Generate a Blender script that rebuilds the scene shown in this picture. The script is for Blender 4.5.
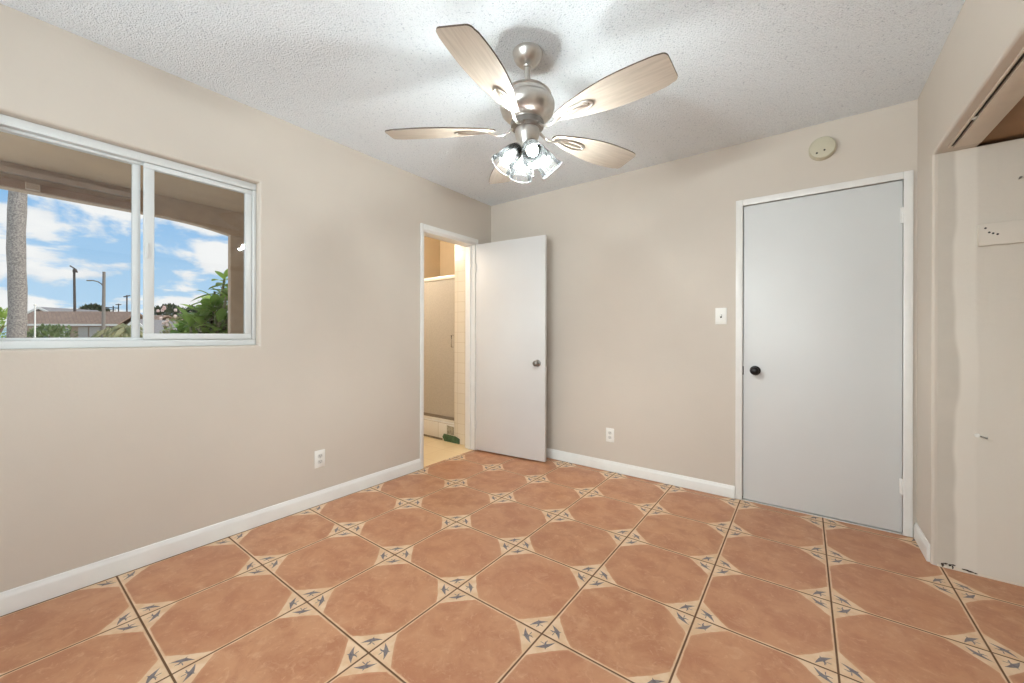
import bpy, bmesh, math, random
from mathutils import Vector, Matrix

# ------------------------------------------------------------------ clean
for o in list(bpy.data.objects):
    bpy.data.objects.remove(o)
SC = bpy.context.scene
COL = SC.collection
PI = math.pi
random.seed(7)

# ------------------------------------------------------------------ camera
cam_d = bpy.data.cameras.new('camera')
cam = bpy.data.objects.new('camera', cam_d)
COL.objects.link(cam)
SC.camera = cam
cam_d.sensor_width = 36.0
cam_d.lens = 393.28 / 1024 * 36.0
cam_d.shift_y = -6.65 / 1024
cam_d.clip_start = 0.02
cam_d.clip_end = 500
YAW, ROLL = 0.6388, -0.0025
cam.matrix_world = (Matrix.Translation((2.6444, -0.3851, 1.1621))
                    @ Matrix.Rotation(YAW, 4, 'Z') @ Matrix.Rotation(PI / 2, 4, 'X')
                    @ Matrix.Rotation(-ROLL, 4, 'Z'))

# ------------------------------------------------------------------ colour management
SC.view_settings.view_transform = 'Standard'
SC.view_settings.look = 'None'
SC.view_settings.gamma = 1.0
SC.view_settings.use_curve_mapping = False
SC.view_settings.exposure = 0.0

# ------------------------------------------------------------------ node helpers
class NT:
    def __init__(self, tree):
        self.t = tree
        self.n = tree.nodes
        self.l = tree.links
    def new(self, kind, **kw):
        nd = self.n.new(kind)
        for k, v in kw.items():
            setattr(nd, k, v)
        return nd
    def put(self, sock, v):
        if hasattr(v, 'is_output'):
            self.l.new(v, sock)
        elif v is not None:
            sock.default_value = v
    def m(self, op, a, b=None, c=None, clamp=False):
        nd = self.new('ShaderNodeMath', operation=op)
        nd.use_clamp = clamp
        self.put(nd.inputs[0], a)
        if b is not None: self.put(nd.inputs[1], b)
        if c is not None: self.put(nd.inputs[2], c)
        return nd.outputs[0]
    def mix(self, f, a, b):
        nd = self.new('ShaderNodeMix', data_type='RGBA')
        self.put(nd.inputs[0], f)
        self.put(nd.inputs[6], a if hasattr(a, 'is_output') else (*a[:3], 1))
        self.put(nd.inputs[7], b if hasattr(b, 'is_output') else (*b[:3], 1))
        return nd.outputs[2]
    def step(self, v, lo, hi):
        nd = self.new('ShaderNodeMapRange', interpolation_type='SMOOTHSTEP')
        self.put(nd.inputs[0], v)
        nd.inputs[1].default_value = lo
        nd.inputs[2].default_value = hi
        return nd.outputs[0]
    def noise(self, vec, scale, detail=3.0, rough=0.5, dist=0.0):
        nd = self.new('ShaderNodeTexNoise')
        if vec is not None: self.l.new(vec, nd.inputs['Vector'])
        nd.inputs['Scale'].default_value = scale
        nd.inputs['Detail'].default_value = detail
        nd.inputs['Roughness'].default_value = rough
        nd.inputs['Distortion'].default_value = dist
        return nd.outputs[0]
    def xyz(self, vec):
        nd = self.new('ShaderNodeSeparateXYZ')
        self.l.new(vec, nd.inputs[0])
        return nd.outputs
    def comb(self, x, y, z):
        nd = self.new('ShaderNodeCombineXYZ')
        for i, v in enumerate((x, y, z)): self.put(nd.inputs[i], v)
        return nd.outputs[0]
    def pos(self):
        return self.new('ShaderNodeNewGeometry').outputs['Position']
    def obj(self):
        return self.new('ShaderNodeTexCoord').outputs['Object']
    def bump(self, h, strength, dist):
        nd = self.new('ShaderNodeBump')
        nd.inputs['Strength'].default_value = strength
        nd.inputs['Distance'].default_value = dist
        self.l.new(h, nd.inputs['Height'])
        return nd.outputs[0]

def srgb(r, g, b):
    f = lambda c: (c / 255 / 12.92) if c / 255 <= 0.04045 else ((c / 255 + 0.055) / 1.055) ** 2.4
    return (f(r), f(g), f(b))

def base_mat(name):
    m = bpy.data.materials.new(name)
    m.use_nodes = True
    n = NT(m.node_tree)
    p = m.node_tree.nodes['Principled BSDF']
    return m, n, p

def mat(name, col, rough=0.5, metal=0.0, var=0.04, scale=12.0, bump=0.0, bscale=200.0, spec=0.5, emit=None):
    m, n, p = base_mat(name)
    o = n.obj()
    nz = n.noise(o, scale, 3)
    lo = tuple(c * (1 - var) for c in col)
    hi = tuple(min(1, c * (1 + var)) for c in col)
    n.l.new(n.mix(n.step(nz, 0.3, 0.7), lo, hi), p.inputs['Base Color'])
    p.inputs['Roughness'].default_value = rough
    p.inputs['Metallic'].default_value = metal
    p.inputs['Specular IOR Level'].default_value = spec
    if bump:
        n.l.new(n.bump(n.noise(o, bscale, 2), bump, 0.002), p.inputs['Normal'])
    if emit:
        p.inputs['Emission Color'].default_value = (*emit[0], 1)
        p.inputs['Emission Strength'].default_value = emit[1]
    return m

def thin_glass(name, tint=(1, 1, 1), fres=1.45, haze=0.0, hazecol=(1, 1, 1)):
    m, n, p = base_mat(name)
    out = [x for x in n.n if x.type == 'OUTPUT_MATERIAL'][0]
    n.n.remove(p)
    tr = n.new('ShaderNodeBsdfTransparent'); tr.inputs[0].default_value = (*tint, 1)
    gl = n.new('ShaderNodeBsdfGlossy'); gl.inputs['Roughness'].default_value = 0.02
    fr = n.new('ShaderNodeFresnel'); fr.inputs[0].default_value = fres
    nz = n.noise(n.obj(), 6, 2)
    mx = n.new('ShaderNodeMixShader')
    n.l.new(n.m('MULTIPLY', fr.outputs[0], n.m('ADD', 0.92, n.m('MULTIPLY', nz, 0.12))), mx.inputs[0])
    n.l.new(tr.outputs[0], mx.inputs[1]); n.l.new(gl.outputs[0], mx.inputs[2])
    res = mx.outputs[0]
    if haze:
        df = n.new('ShaderNodeBsdfDiffuse'); df.inputs[0].default_value = (*hazecol, 1)
        tl = n.new('ShaderNodeBsdfTranslucent'); tl.inputs[0].default_value = (*hazecol, 1)
        a = n.new('ShaderNodeAddShader'); b = n.new('ShaderNodeMixShader'); b.inputs[0].default_value = 0.5
        n.l.new(df.outputs[0], b.inputs[1]); n.l.new(tl.outputs[0], b.inputs[2])
        n.n.remove(a)
        m2 = n.new('ShaderNodeMixShader'); m2.inputs[0].default_value = haze
        n.l.new(res, m2.inputs[1]); n.l.new(b.outputs[0], m2.inputs[2])
        res = m2.outputs[0]
    n.l.new(res, out.inputs[0])
    return m

# ------------------------------------------------------------------ sky, sun, added daylight fill
world = bpy.data.worlds.new('sky')
SC.world = world
world.use_nodes = True
w = NT(world.node_tree)
bg = world.node_tree.nodes['Background']
d = w.new('ShaderNodeTexCoord').outputs['Generated']
dx, dy, dz = w.xyz(d)
up = w.m('MAXIMUM', dz, 0.0)
sky_lo, sky_hi = srgb(190, 224, 250), srgb(112, 180, 240)
skyc = w.mix(w.step(up, 0.0, 0.38), sky_lo, sky_hi)
q = w.m('ADD', up, 0.30)
cv = w.comb(w.m('ADD', w.m('DIVIDE', dx, q), 3.55), w.m('ADD', w.m('DIVIDE', dy, q), 1.2), w.m('MULTIPLY', up, 2.0))
cl = w.noise(cv, 2.6, 8, 0.56, 0.2)
cmask = w.step(cl, 0.47, 0.56)
cshade = w.mix(w.step(w.noise(cv, 2.6, 4), 0.35, 0.6), srgb(228, 234, 242), (1.0, 1.0, 1.0))
w.l.new(w.mix(cmask, skyc, cshade), bg.inputs[0])
bg.inputs[1].default_value = 1.0

def light(name, kind, loc, power, col=(1, 1, 1), **kw):
    ld = bpy.data.lights.new(name, kind)
    ld.energy = power
    ld.color = col
    for k, v in kw.items(): setattr(ld, k, v)
    o = bpy.data.objects.new(name, ld)
    o.location = loc
    COL.objects.link(o)
    return o

sun = light('sun', 'SUN', (10, 8, 30), 4.2, (1.0, 0.95, 0.86), angle=0.01)
sun.rotation_euler = (math.radians(38), 0, math.radians(140))
# added fill lamps outside two invented windows behind and beside the camera
P_REAR, C_REAR = 116.0, (0.92, 0.985, 1.0)
P_SIDE, C_SIDE = 18.0, (0.93, 0.985, 1.0)
fill_rear = light('added_fill_rear', 'AREA', (1.55, -2.62, 1.62), P_REAR, C_REAR, shape='RECTANGLE', size=2.0, size_y=1.45)
fill_rear.rotation_euler = (PI / 2, 0, 0)
fill_side = light('added_fill_side', 'AREA', (3.40, -1.15, 1.52), P_SIDE, C_SIDE, shape='RECTANGLE', size=1.6, size_y=1.25)
fill_side.rotation_euler = (0, PI / 2, 0)
fill_side.rotation_euler = (PI / 2, 0, PI / 2)
# added lamp standing in for light bounced off the ground, brightens the ceiling
P_UPFILL, C_UPFILL = 2000.0, (0.80, 0.93, 1.0)
fill_up = light('added_fill_up', 'AREA', (1.6, -8.0, -0.30), P_UPFILL, C_UPFILL, shape='RECTANGLE', size=8.0, size_y=10.0)
fill_up.rotation_euler = (PI, 0, 0)
# ceiling light of the bathroom
P_BATH = 27.0
bl = light('bathroom_light', 'POINT', (-1.15, 1.95, 2.28), P_BATH, (1.0, 0.955, 0.90), shadow_soft_size=0.12)
bl2 = light('shower_light', 'POINT', (-0.9, 2.95, 2.35), P_BATH * 0.06, (1.0, 0.93, 0.85), shadow_soft_size=0.08)

BULB_STRENGTH, C_BULB = 870.0, (0.93, 1.0, 1.0)

# ------------------------------------------------------------------ object helpers
def link(name, bm, m, parent=None, smooth=None, loc=None, rot=None, wn=False):
    me = bpy.data.meshes.new(name)
    bmesh.ops.recalc_face_normals(bm, faces=bm.faces)
    bm.to_mesh(me); bm.free()
    ms = m if isinstance(m, (list, tuple)) else [m]
    for x in ms: me.materials.append(x)
    o = bpy.data.objects.new(name, me)
    COL.objects.link(o)
    if parent: o.parent = parent
    if loc is not None: o.location = loc
    if rot is not None: o.rotation_euler = rot
    if smooth is not None:
        me.polygons.foreach_set('use_smooth', [True] * len(me.polygons))
        me.set_sharp_from_angle(angle=math.radians(smooth))
    if wn:
        w_ = o.modifiers.new('weighted', 'WEIGHTED_NORMAL'); w_.keep_sharp = True; w_.weight = 100
    return o

def tag(o, label=None, cat=None, group=None, kind=None):
    if label: o['label'] = label
    if cat: o['category'] = cat
    if group: o['group'] = group
    if kind: o['kind'] = kind
    return o

def struct(o, label, cat):
    return tag(o, label, cat, kind='structure')

def empty(name, loc=(0, 0, 0), rz=0.0, label=None, cat=None, group=None, kind=None):
    o = bpy.data.objects.new(name, None)
    COL.objects.link(o)
    o.empty_display_size = 0.1
    o.location = loc; o.rotation_euler = (0, 0, rz)
    return tag(o, label, cat, group, kind)

def box(bm, lo, hi, bev=0.0, seg=2, mi=0):
    c = [(a + b) / 2 for a, b in zip(lo, hi)]
    s = [abs(b - a) for a, b in zip(lo, hi)]
    r = bmesh.ops.create_cube(bm, size=1.0, matrix=Matrix.Translation(c) @ Matrix.Diagonal((*s, 1)))
    vs = r['verts']
    fs = set(f for v in vs for f in v.link_faces)
    for f in fs: f.material_index = mi
    if bev:
        es = list(set(e for v in vs for e in v.link_edges))
        bmesh.ops.bevel(bm, geom=es, offset=bev, segments=seg, profile=0.5, affect='EDGES')
    return bm

def bx(lo, hi, bev=0.0, seg=2):
    return box(bmesh.new(), lo, hi, bev, seg)

def lathe(bm, prof, seg=32, M=None, mi=0):
    M = M or Matrix()
    rings = []
    for r, z in prof:
        if r < 1e-6:
            rings.append([bm.verts.new(M @ Vector((0, 0, z)))])
        else:
            rings.append([bm.verts.new(M @ Vector((r * math.cos(2 * PI * k / seg), r * math.sin(2 * PI * k / seg), z))) for k in range(seg)])
    for a, b in zip(rings, rings[1:]):
        for k in range(seg):
            k2 = (k + 1) % seg
            if len(a) == 1 and len(b) == 1: continue
            if len(a) == 1: f = bm.faces.new((a[0], b[k], b[k2]))
            elif len(b) == 1: f = bm.faces.new((a[k], a[k2], b[0]))
            else: f = bm.faces.new((a[k], a[k2], b[k2], b[k]))
            f.material_index = mi
    return bm

def frame_from(t, up=Vector((0, 0, 1))):
    t = t.normalized()
    if abs(t.dot(up)) > 0.98: up = Vector((1, 0, 0))
    s = t.cross(up).normalized()
    return s, s.cross(t).normalized()

def tube(bm, pts, rad, seg=10, flat=1.0, caps=True, up=Vector((0, 0, 1)), closed=False):
    pts = [Vector(p) for p in pts]
    n = len(pts)
    rs = rad if isinstance(rad, (list, tuple)) else [rad] * n
    rings = []
    for i, p in enumerate(pts):
        if closed: t = pts[(i + 1) % n] - pts[i - 1]
        else: t = pts[min(i + 1, n - 1)] - pts[max(i - 1, 0)]
        s, u = frame_from(t, up)
        rings.append([bm.verts.new(p + (s * math.cos(2 * PI * k / seg) + u * math.sin(2 * PI * k / seg) * flat) * rs[i]) for k in range(seg)])
    pairs = list(zip(rings, rings[1:]))
    if closed: pairs.append((rings[-1], rings[0]))
    for a, b in pairs:
        for k in range(seg):
            k2 = (k + 1) % seg
            bm.faces.new((a[k], a[k2], b[k2], b[k]))
    if caps and not closed:
        bm.faces.new(rings[0][::-1]); bm.faces.new(rings[-1])
    return bm

def prism(bm, outline, axis_a, axis_b, axis_n, origin, h0, h1, mi=0, bev=0.0):
    """extrude a closed 2-D outline (in axis_a/axis_b) along axis_n from h0 to h1"""
    A, B, N, O = Vector(axis_a), Vector(axis_b), Vector(axis_n), Vector(origin)
    lo = [bm.verts.new(O + A * a + B * b + N * h0) for a, b in outline]
    hi = [bm.verts.new(O + A * a + B * b + N * h1) for a, b in outline]
    fs = [bm.faces.new(lo[::-1]), bm.faces.new(hi)]
    n = len(outline)
    for k in range(n):
        fs.append(bm.faces.new((lo[k], lo[(k + 1) % n], hi[(k + 1) % n], hi[k])))
    for f in fs: f.material_index = mi
    return bm

def wall_grid(us, zs, holes, t0, t1, axis, bev_at=None, bev=0.018):
    """wall slab from grid cells; holes = set of (iu, iz) left open. axis 'x': slab spans x t0..t1, u = y; axis 'y': slab spans y, u = x.
    bev_at = the room-side plane value whose opening edges are rounded"""
    bm = bmesh.new()
    V = {}
    def v(u, z, t):
        k = (round(u, 5), round(z, 5), round(t, 5))
        if k not in V:
            V[k] = bm.verts.new((t, u, z) if axis == 'x' else (u, t, z))
        return V[k]
    nu, nz = len(us) - 1, len(zs) - 1
    solid = lambda i, j: 0 <= i < nu and 0 <= j < nz and (i, j) not in holes
    for i in range(nu):
        for j in range(nz):
            if not solid(i, j): continue
            a, b, c, e = us[i], us[i + 1], zs[j], zs[j + 1]
            for t in (t0, t1):
                bm.faces.new((v(a, c, t), v(b, c, t), v(b, e, t), v(a, e, t)))
            for (di, dj, p, q) in ((-1, 0, (a, c), (a, e)), (1, 0, (b, c), (b, e)), (0, -1, (a, c), (b, c)), (0, 1, (a, e), (b, e))):
                if not solid(i + di, j + dj):
                    bm.faces.new((v(*p, t0), v(*q, t0), v(*q, t1), v(*p, t1)))
    bmesh.ops.recalc_face_normals(bm, faces=bm.faces)
    if bev_at is not None:
        ax = 0 if axis == 'x' else 1
        au = 1 - ax
        es = []
        for ed in bm.edges:
            if all(abs(x.co[ax] - bev_at) < 1e-5 for x in ed.verts) and len(ed.link_faces) == 2:
                n1, n2 = (f.normal for f in ed.link_faces)
                inner = all(us[0] + 1e-4 < x.co[au] < us[-1] - 1e-4 or zs[0] + 1e-4 < x.co[2] < zs[-1] - 1e-4 for x in ed.verts)
                onrim = all(abs(x.co[2] - zs[0]) < 1e-4 for x in ed.verts) or all(abs(x.co[2] - zs[-1]) < 1e-4 for x in ed.verts) \
                    or all(abs(x.co[au] - us[0]) < 1e-4 for x in ed.verts) or all(abs(x.co[au] - us[-1]) < 1e-4 for x in ed.verts)
                if abs(n1.dot(n2)) < 0.5 and inner and not onrim:
                    es.append(ed)
        if es:
            bmesh.ops.bevel(bm, geom=es, offset=bev, segments=4, profile=0.5, affect='EDGES')
    return bm

# ------------------------------------------------------------------ materials
WALL = srgb(207, 197, 185)
def wall_mat():
    m, n, p = base_mat('beige_wall_paint')
    P = n.pos()
    nz = n.noise(P, 1.1, 4, 0.6)
    c = n.mix(n.step(nz, 0.3, 0.7), tuple(x * 0.97 for x in WALL), tuple(x * 1.02 for x in WALL))
    n.l.new(c, p.inputs['Base Color'])
    p.inputs['Roughness'].default_value = 0.55
    p.inputs['Specular IOR Level'].default_value = 0.3
    h = n.m('ADD', n.noise(P, 60, 3), n.m('MULTIPLY', n.noise(P, 6, 2), 2.0))
    n.l.new(n.bump(h, 0.12, 0.004), p.inputs['Normal'])
    return m
M_WALL = wall_mat()

def closet_wall_mat():
    # bare jamb: grey old paint strip, pale wavy joint compound, then painted wall
    m, n, p = base_mat('patched_closet_wall')
    P = n.pos()
    x, y, z = n.xyz(P)
    wob = n.m('MULTIPLY', n.m('SUBTRACT', n.noise(n.comb(0.0, 0.0, n.m('MULTIPLY', z, 1.0)), 1.5, 2), 0.5), 0.12)
    xe = n.m('ADD', x, wob)
    grey, pale, base = srgb(200, 192, 180), srgb(226, 219, 208), srgb(214, 206, 194)
    c = n.mix(n.step(xe, 3.235, 3.255), grey, pale)
    c = n.mix(n.m('MULTIPLY', n.step(n.m('ADD', x, n.m('MULTIPLY', wob, 0.4)), 3.31, 3.325), n.m('ADD', 0.35, n.m('MULTIPLY', n.step(z, 0.6, 1.7), 0.65))), c, base)
    blot = n.step(n.noise(P, 3.4, 4, 0.6), 0.35, 0.75)
    c2 = n.mix(n.m('MULTIPLY', blot, 0.35), c, srgb(222, 212, 198))
    # rough unpainted edge at the bottom
    edge = n.step(n.m('ADD', z, n.m('MULTIPLY', n.noise(P, 22, 3), 0.03)), 0.022, 0.030)
    c3 = n.mix(edge, srgb(226, 216, 200), c2)
    n.l.new(c3, p.inputs['Base Color'])
    p.inputs['Roughness'].default_value = 0.6
    p.inputs['Specular IOR Level'].default_value = 0.3
    h = n.m('ADD', n.m('MULTIPLY', n.noise(P, 45, 3), 0.5), n.m('MULTIPLY', n.noise(n.comb(n.m('MULTIPLY', x, 6.0), y, z), 3, 4), 3.0))
    n.l.new(n.bump(h, 0.25, 0.006), p.inputs['Normal'])
    return m
M_CLOSET = closet_wall_mat()

def popcorn_mat():
    m, n, p = base_mat('popcorn_ceiling')
    P = n.pos()
    v = n.new('ShaderNodeTexVoronoi'); v.inputs['Scale'].default_value = 150
    n.l.new(P, v.inputs['Vector'])
    lump = n.m('SUBTRACT', 1.0, n.m('MULTIPLY', v.outputs['Distance'], 1.3))
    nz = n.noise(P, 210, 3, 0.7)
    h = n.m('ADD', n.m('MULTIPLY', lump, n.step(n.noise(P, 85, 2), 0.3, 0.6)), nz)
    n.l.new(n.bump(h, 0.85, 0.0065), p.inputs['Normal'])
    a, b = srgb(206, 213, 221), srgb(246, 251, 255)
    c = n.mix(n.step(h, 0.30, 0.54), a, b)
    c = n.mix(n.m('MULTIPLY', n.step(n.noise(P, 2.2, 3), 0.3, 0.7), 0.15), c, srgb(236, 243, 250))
    n.l.new(c, p.inputs['Base Color'])
    p.inputs['Roughness'].default_value = 0.9
    p.inputs['Specular IOR Level'].default_value = 0.2
    return m
M_CEIL = popcorn_mat()

TILE = 0.457
def tile_mat():
    m, n, p = base_mat('painted_terracotta_tile')
    P = n.pos()
    x, y, z = n.xyz(P)
    tx, ty = n.m('DIVIDE', x, TILE), n.m('DIVIDE', y, TILE)
    ix, iy = n.m('FLOOR', n.m('ADD', tx, 0.5)), n.m('FLOOR', n.m('ADD', ty, 0.5))
    lx = n.m('MULTIPLY', n.m('SUBTRACT', tx, ix), TILE)      # metres from the nearest tile corner
    ly = n.m('MULTIPLY', n.m('SUBTRACT', ty, iy), TILE)
    ax, ay = n.m('ABSOLUTE', lx), n.m('ABSOLUTE', ly)
    # tile index for colour
    fx, fy = n.m('FLOOR', tx), n.m('FLOOR', ty)
    wn = n.new('ShaderNodeTexWhiteNoise', noise_dimensions='2D')
    n.l.new(n.comb(fx, fy, 0.0), wn.inputs['Vector'])
    rnd = wn.outputs['Value']
    off = n.comb(n.m('MULTIPLY', rnd, 7.0), n.m('MULTIPLY', rnd, 13.0), 0.0)
    va = n.new('ShaderNodeVectorMath', operation='ADD')
    n.l.new(P, va.inputs[0]); n.l.new(off, va.inputs[1])
    PV = va.outputs[0]
    terra_d, terra_m, terra_l = srgb(174, 118, 86), srgb(194, 142, 106), srgb(208, 164, 130)
    c = n.mix(n.step(n.noise(PV, 7, 6, 0.65, 0.4), 0.36, 0.66), terra_m, terra_d)
    c = n.mix(n.m('MULTIPLY', n.step(n.noise(PV, 16, 5, 0.7, 0.8), 0.52, 0.72), 0.55), c, terra_l)
    c = n.mix(n.m('MULTIPLY', n.step(n.noise(PV, 34, 4, 0.7, 1.2), 0.56, 0.70), 0.45), c, srgb(216, 174, 140))
    c = n.mix(n.m('MULTIPLY', n.step(n.noise(PV, 30, 4, 0.7, 1.0), 0.60, 0.74), 0.30), c, srgb(158, 104, 74))
    c = n.mix(n.m('MULTIPLY', rnd, 0.26), c, srgb(184, 124, 92))
    pits = n.step(n.noise(PV, 70, 2), 0.70, 0.76)
    c = n.mix(n.m('MULTIPLY', pits, 0.35), c, srgb(140, 92, 66))
    # cream corner: |x|+|y| < 0.132, its long side a little hollow; a thin cream line beside the joint
    s = n.m('ADD', ax, ay)
    dif = n.m('ABSOLUTE', n.m('SUBTRACT', ax, ay))
    edge = n.m('ADD', 0.123, n.m('MULTIPLY', n.m('MULTIPLY', dif, dif), 0.45))
    wob = n.m('MULTIPLY', n.m('SUBTRACT', n.noise(P, 28, 2), 0.5), 0.012)
    incorner = n.m('SUBTRACT', 1.0, n.step(n.m('SUBTRACT', n.m('ADD', s, wob), edge), -0.002, 0.003))
    mn = n.m('MINIMUM', n.m('MINIMUM', ax, ay), 1.0)
    rim = n.m('SUBTRACT', 1.0, n.step(n.m('ADD', mn, n.m('MULTIPLY', wob, 0.5)), 0.0075, 0.012))
    cream = n.mix(n.step(n.noise(PV, 18, 3), 0.35, 0.65), srgb(214, 178, 142), srgb(226, 196, 164))
    fringe = n.m('SUBTRACT', 1.0, n.step(n.m('SUBTRACT', s, edge), 0.0, 0.016))  # paler fringe just outside the cream corner
    c = n.mix(n.m('MULTIPLY', fringe, 0.25), c, srgb(222, 170, 132))
    c = n.mix(n.m('MAXIMUM', incorner, n.m('MULTIPLY', rim, 0.8)), c, cream)
    # bird: a along the diagonal away from the corner, b across it
    a = n.m('MULTIPLY', s, 0.70711)
    b = n.m('MULTIPLY', n.m('SUBTRACT', ay, ax), 0.70711)
    sgn = n.m('SIGN', n.m('MULTIPLY', lx, ly))
    b = n.m('MULTIPLY', b, sgn)
    ab = n.m('ABSOLUTE', b)
    wc = n.m('ADD', 0.0610, n.m('SUBTRACT', n.m('MULTIPLY', n.m('MULTIPLY', ab, ab), -4.0), n.m('MULTIPLY', b, 0.08)))
    ww = n.m('MULTIPLY', n.m('MAXIMUM', n.m('SUBTRACT', 1.0, n.m('DIVIDE', ab, 0.040)), 0.0), 0.0092)
    wing = n.m('LESS_THAN', n.m('ABSOLUTE', n.m('SUBTRACT', a, wc)), ww)
    bw = n.m('MULTIPLY', n.m('MAXIMUM', n.m('SUBTRACT', 1.0, n.m('DIVIDE', n.m('ABSOLUTE', n.m('SUBTRACT', a, 0.058)), 0.020)), 0.0), 0.0065)
    body = n.m('LESS_THAN', n.m('ABSOLUTE', n.m('SUBTRACT', b, n.m('MULTIPLY', n.m('SUBTRACT', a, 0.058), -0.25))), bw)
    tail = n.m('MULTIPLY', n.m('LESS_THAN', n.m('ABSOLUTE', n.m('SUBTRACT', a, 0.043)), 0.0055),
               n.m('LESS_THAN', n.m('ABSOLUTE', n.m('SUBTRACT', ab, n.m('MULTIPLY', n.m('SUBTRACT', 0.052, a), 0.9))), 0.0022))
    bird = n.m('MAXIMUM', n.m('MAXIMUM', wing, body), tail)
    ink = n.mix(n.step(n.noise(P, 90, 2), 0.35, 0.6), srgb(62, 62, 84), srgb(102, 100, 110))
    c = n.mix(n.m('MULTIPLY', bird, 0.88), c, ink)
    # joint
    gw = 0.0036
    grout = n.m('SUBTRACT', 1.0, n.step(mn, gw - 0.0012, gw + 0.0008))
    c = n.mix(grout, c, n.mix(n.noise(P, 40, 2), srgb(92, 62, 40), srgb(116, 82, 56)))
    n.l.new(c, p.inputs['Base Color'])
    rough = n.m('ADD', 0.30, n.m('MULTIPLY', n.noise(PV, 9, 4), 0.22))
    n.l.new(n.m('ADD', rough, n.m('MULTIPLY', grout, 0.4)), p.inputs['Roughness'])
    p.inputs['Specular IOR Level'].default_value = 0.45
    h = n.m('ADD', n.m('MULTIPLY', n.step(mn, gw - 0.001, gw + 0.004), 1.0), n.m('MULTIPLY', n.noise(PV, 9, 3), 0.35))
    n.l.new(n.bump(h, 0.35, 0.003), p.inputs['Normal'])
    return m
M_TILE = tile_mat()

def brick_mat(name, c1, c2, mortar, sx, sy, plane='xz', msize=0.012, rough=0.25):
    m, n, p = base_mat(name)
    x, y, z = n.xyz(n.pos())
    vec = {'xz': n.comb(x, z, 0.0), 'xy': n.comb(x, y, 0.0), 'yz': n.comb(y, z, 0.0)}[plane]
    bt = n.new('ShaderNodeTexBrick'); bt.offset = 0.0
    n.l.new(vec, bt.inputs['Vector'])
    bt.inputs['Color1'].default_value = (*c1, 1); bt.inputs['Color2'].default_value = (*c2, 1); bt.inputs['Mortar'].default_value = (*mortar, 1)
    bt.inputs['Scale'].default_value = 1.0
    bt.inputs['Mortar Size'].default_value = msize / 2
    bt.inputs['Brick Width'].default_value = sx
    bt.inputs['Row Height'].default_value = sy
    n.l.new(bt.outputs['Color'], p.inputs['Base Color'])
    p.inputs['Roughness'].default_value = rough
    return m

M_TRIM = mat('white_trim_paint', srgb(232, 230, 226), 0.35, var=0.015)
M_DOOR = mat('white_door_paint', srgb(216, 217, 216), 0.45, var=0.012, scale=3)
M_DOOR2 = mat('white_bathroom_door_paint', srgb(216, 214, 212), 0.4, var=0.012, scale=3)
M_VINYL = mat('white_vinyl', srgb(214, 216, 215), 0.35, var=0.01)
M_GLASS = thin_glass('window_glass', (0.97, 0.98, 0.98), 1.5)
M_NICKEL = mat('brushed_nickel', (0.66, 0.63, 0.59), 0.33, 1.0, var=0.06, scale=40)
M_NICKEL_D = mat('dark_nickel', (0.30, 0.28, 0.26), 0.35, 1.0, var=0.06, scale=40)
M_CHROME = mat('chrome', (0.72, 0.71, 0.68), 0.15, 1.0, var=0.02)
M_BLACK = mat('black_metal', srgb(38, 36, 36), 0.35, 0.6, var=0.05)
M_PLASTIC = mat('white_plastic', srgb(238, 236, 230), 0.35, var=0.01)
M_IVORY = mat('ivory_plastic', srgb(198, 191, 168), 0.45, var=0.02)
M_SLOT = mat('dark_slot', srgb(50, 46, 42), 0.7, var=0.05)
M_TRACK = mat('beige_track_metal', srgb(214, 200, 182), 0.4, var=0.03)

def blade_mat():
    m, n, p = base_mat('bleached_maple_blade')
    x, y, z = n.xyz(n.obj())
    g = n.noise(n.comb(n.m('MULTIPLY', x, 2.0), n.m('MULTIPLY', y, 30.0), z), 3.0, 5, 0.6, 0.3)
    n.l.new(n.mix(n.step(g, 0.3, 0.7), srgb(172, 160, 146), srgb(188, 176, 162)), p.inputs['Base Color'])
    p.inputs['Roughness'].default_value = 0.4
    return m
M_BLADE = blade_mat()
M_BLADE_EDGE = mat('dark_blade_edge', srgb(84, 70, 58), 0.5)
M_SHADE = thin_glass('clear_seeded_glass', (0.97, 0.975, 0.975), 1.45, 0.003, (0.9, 0.92, 0.92))
M_RIM = mat('glass_rim', srgb(150, 154, 156), 0.2)
M_BULB = mat('lit_bulb', (1, 1, 1), 0.4, emit=(C_BULB, BULB_STRENGTH))

# ------------------------------------------------------------------ room shell
XL, YB, ZC, XR = -0.012, 2.815, 2.52, 3.1655
YF = -2.40           # wall behind the camera
WT = 0.13            # left wall thickness
YC = 2.495           # far end of the closet opening
XCB = 3.95           # closet back

# floor
bm = bmesh.new()
box(bm, (XL - 0.02, YF - 0.1, -0.06), (XCB, YB + 0.1, 0.0))
struct(link('floor', bm, M_TILE), 'terracotta tile floor with cream corners and blue birds', 'floor')
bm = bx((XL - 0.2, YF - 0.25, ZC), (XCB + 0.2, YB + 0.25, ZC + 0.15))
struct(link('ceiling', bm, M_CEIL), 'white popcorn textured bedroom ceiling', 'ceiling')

# left wall: window hole and bathroom doorway
WY0, WY1, WZ0, WZ1 = -0.43, 0.617, 1.096, 2.083
DY0, DY1, DZ1 = 1.895, 2.575, 2.073
us = [YF - 0.13, WY0, WY1, DY0, DY1, YB + 0.13]
zs = [0.0, WZ0, WZ1, ZC]
holes = {(1, 1), (3, 0), (3, 1)}          # the doorway's jamb lines its hole
bm = wall_grid(us, zs, holes, XL - WT, XL, 'x', bev_at=XL, bev=0.016)
struct(link('wall_left', bm, M_WALL, smooth=35, wn=True), 'beige painted wall holding the window and the bathroom doorway', 'wall')
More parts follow.
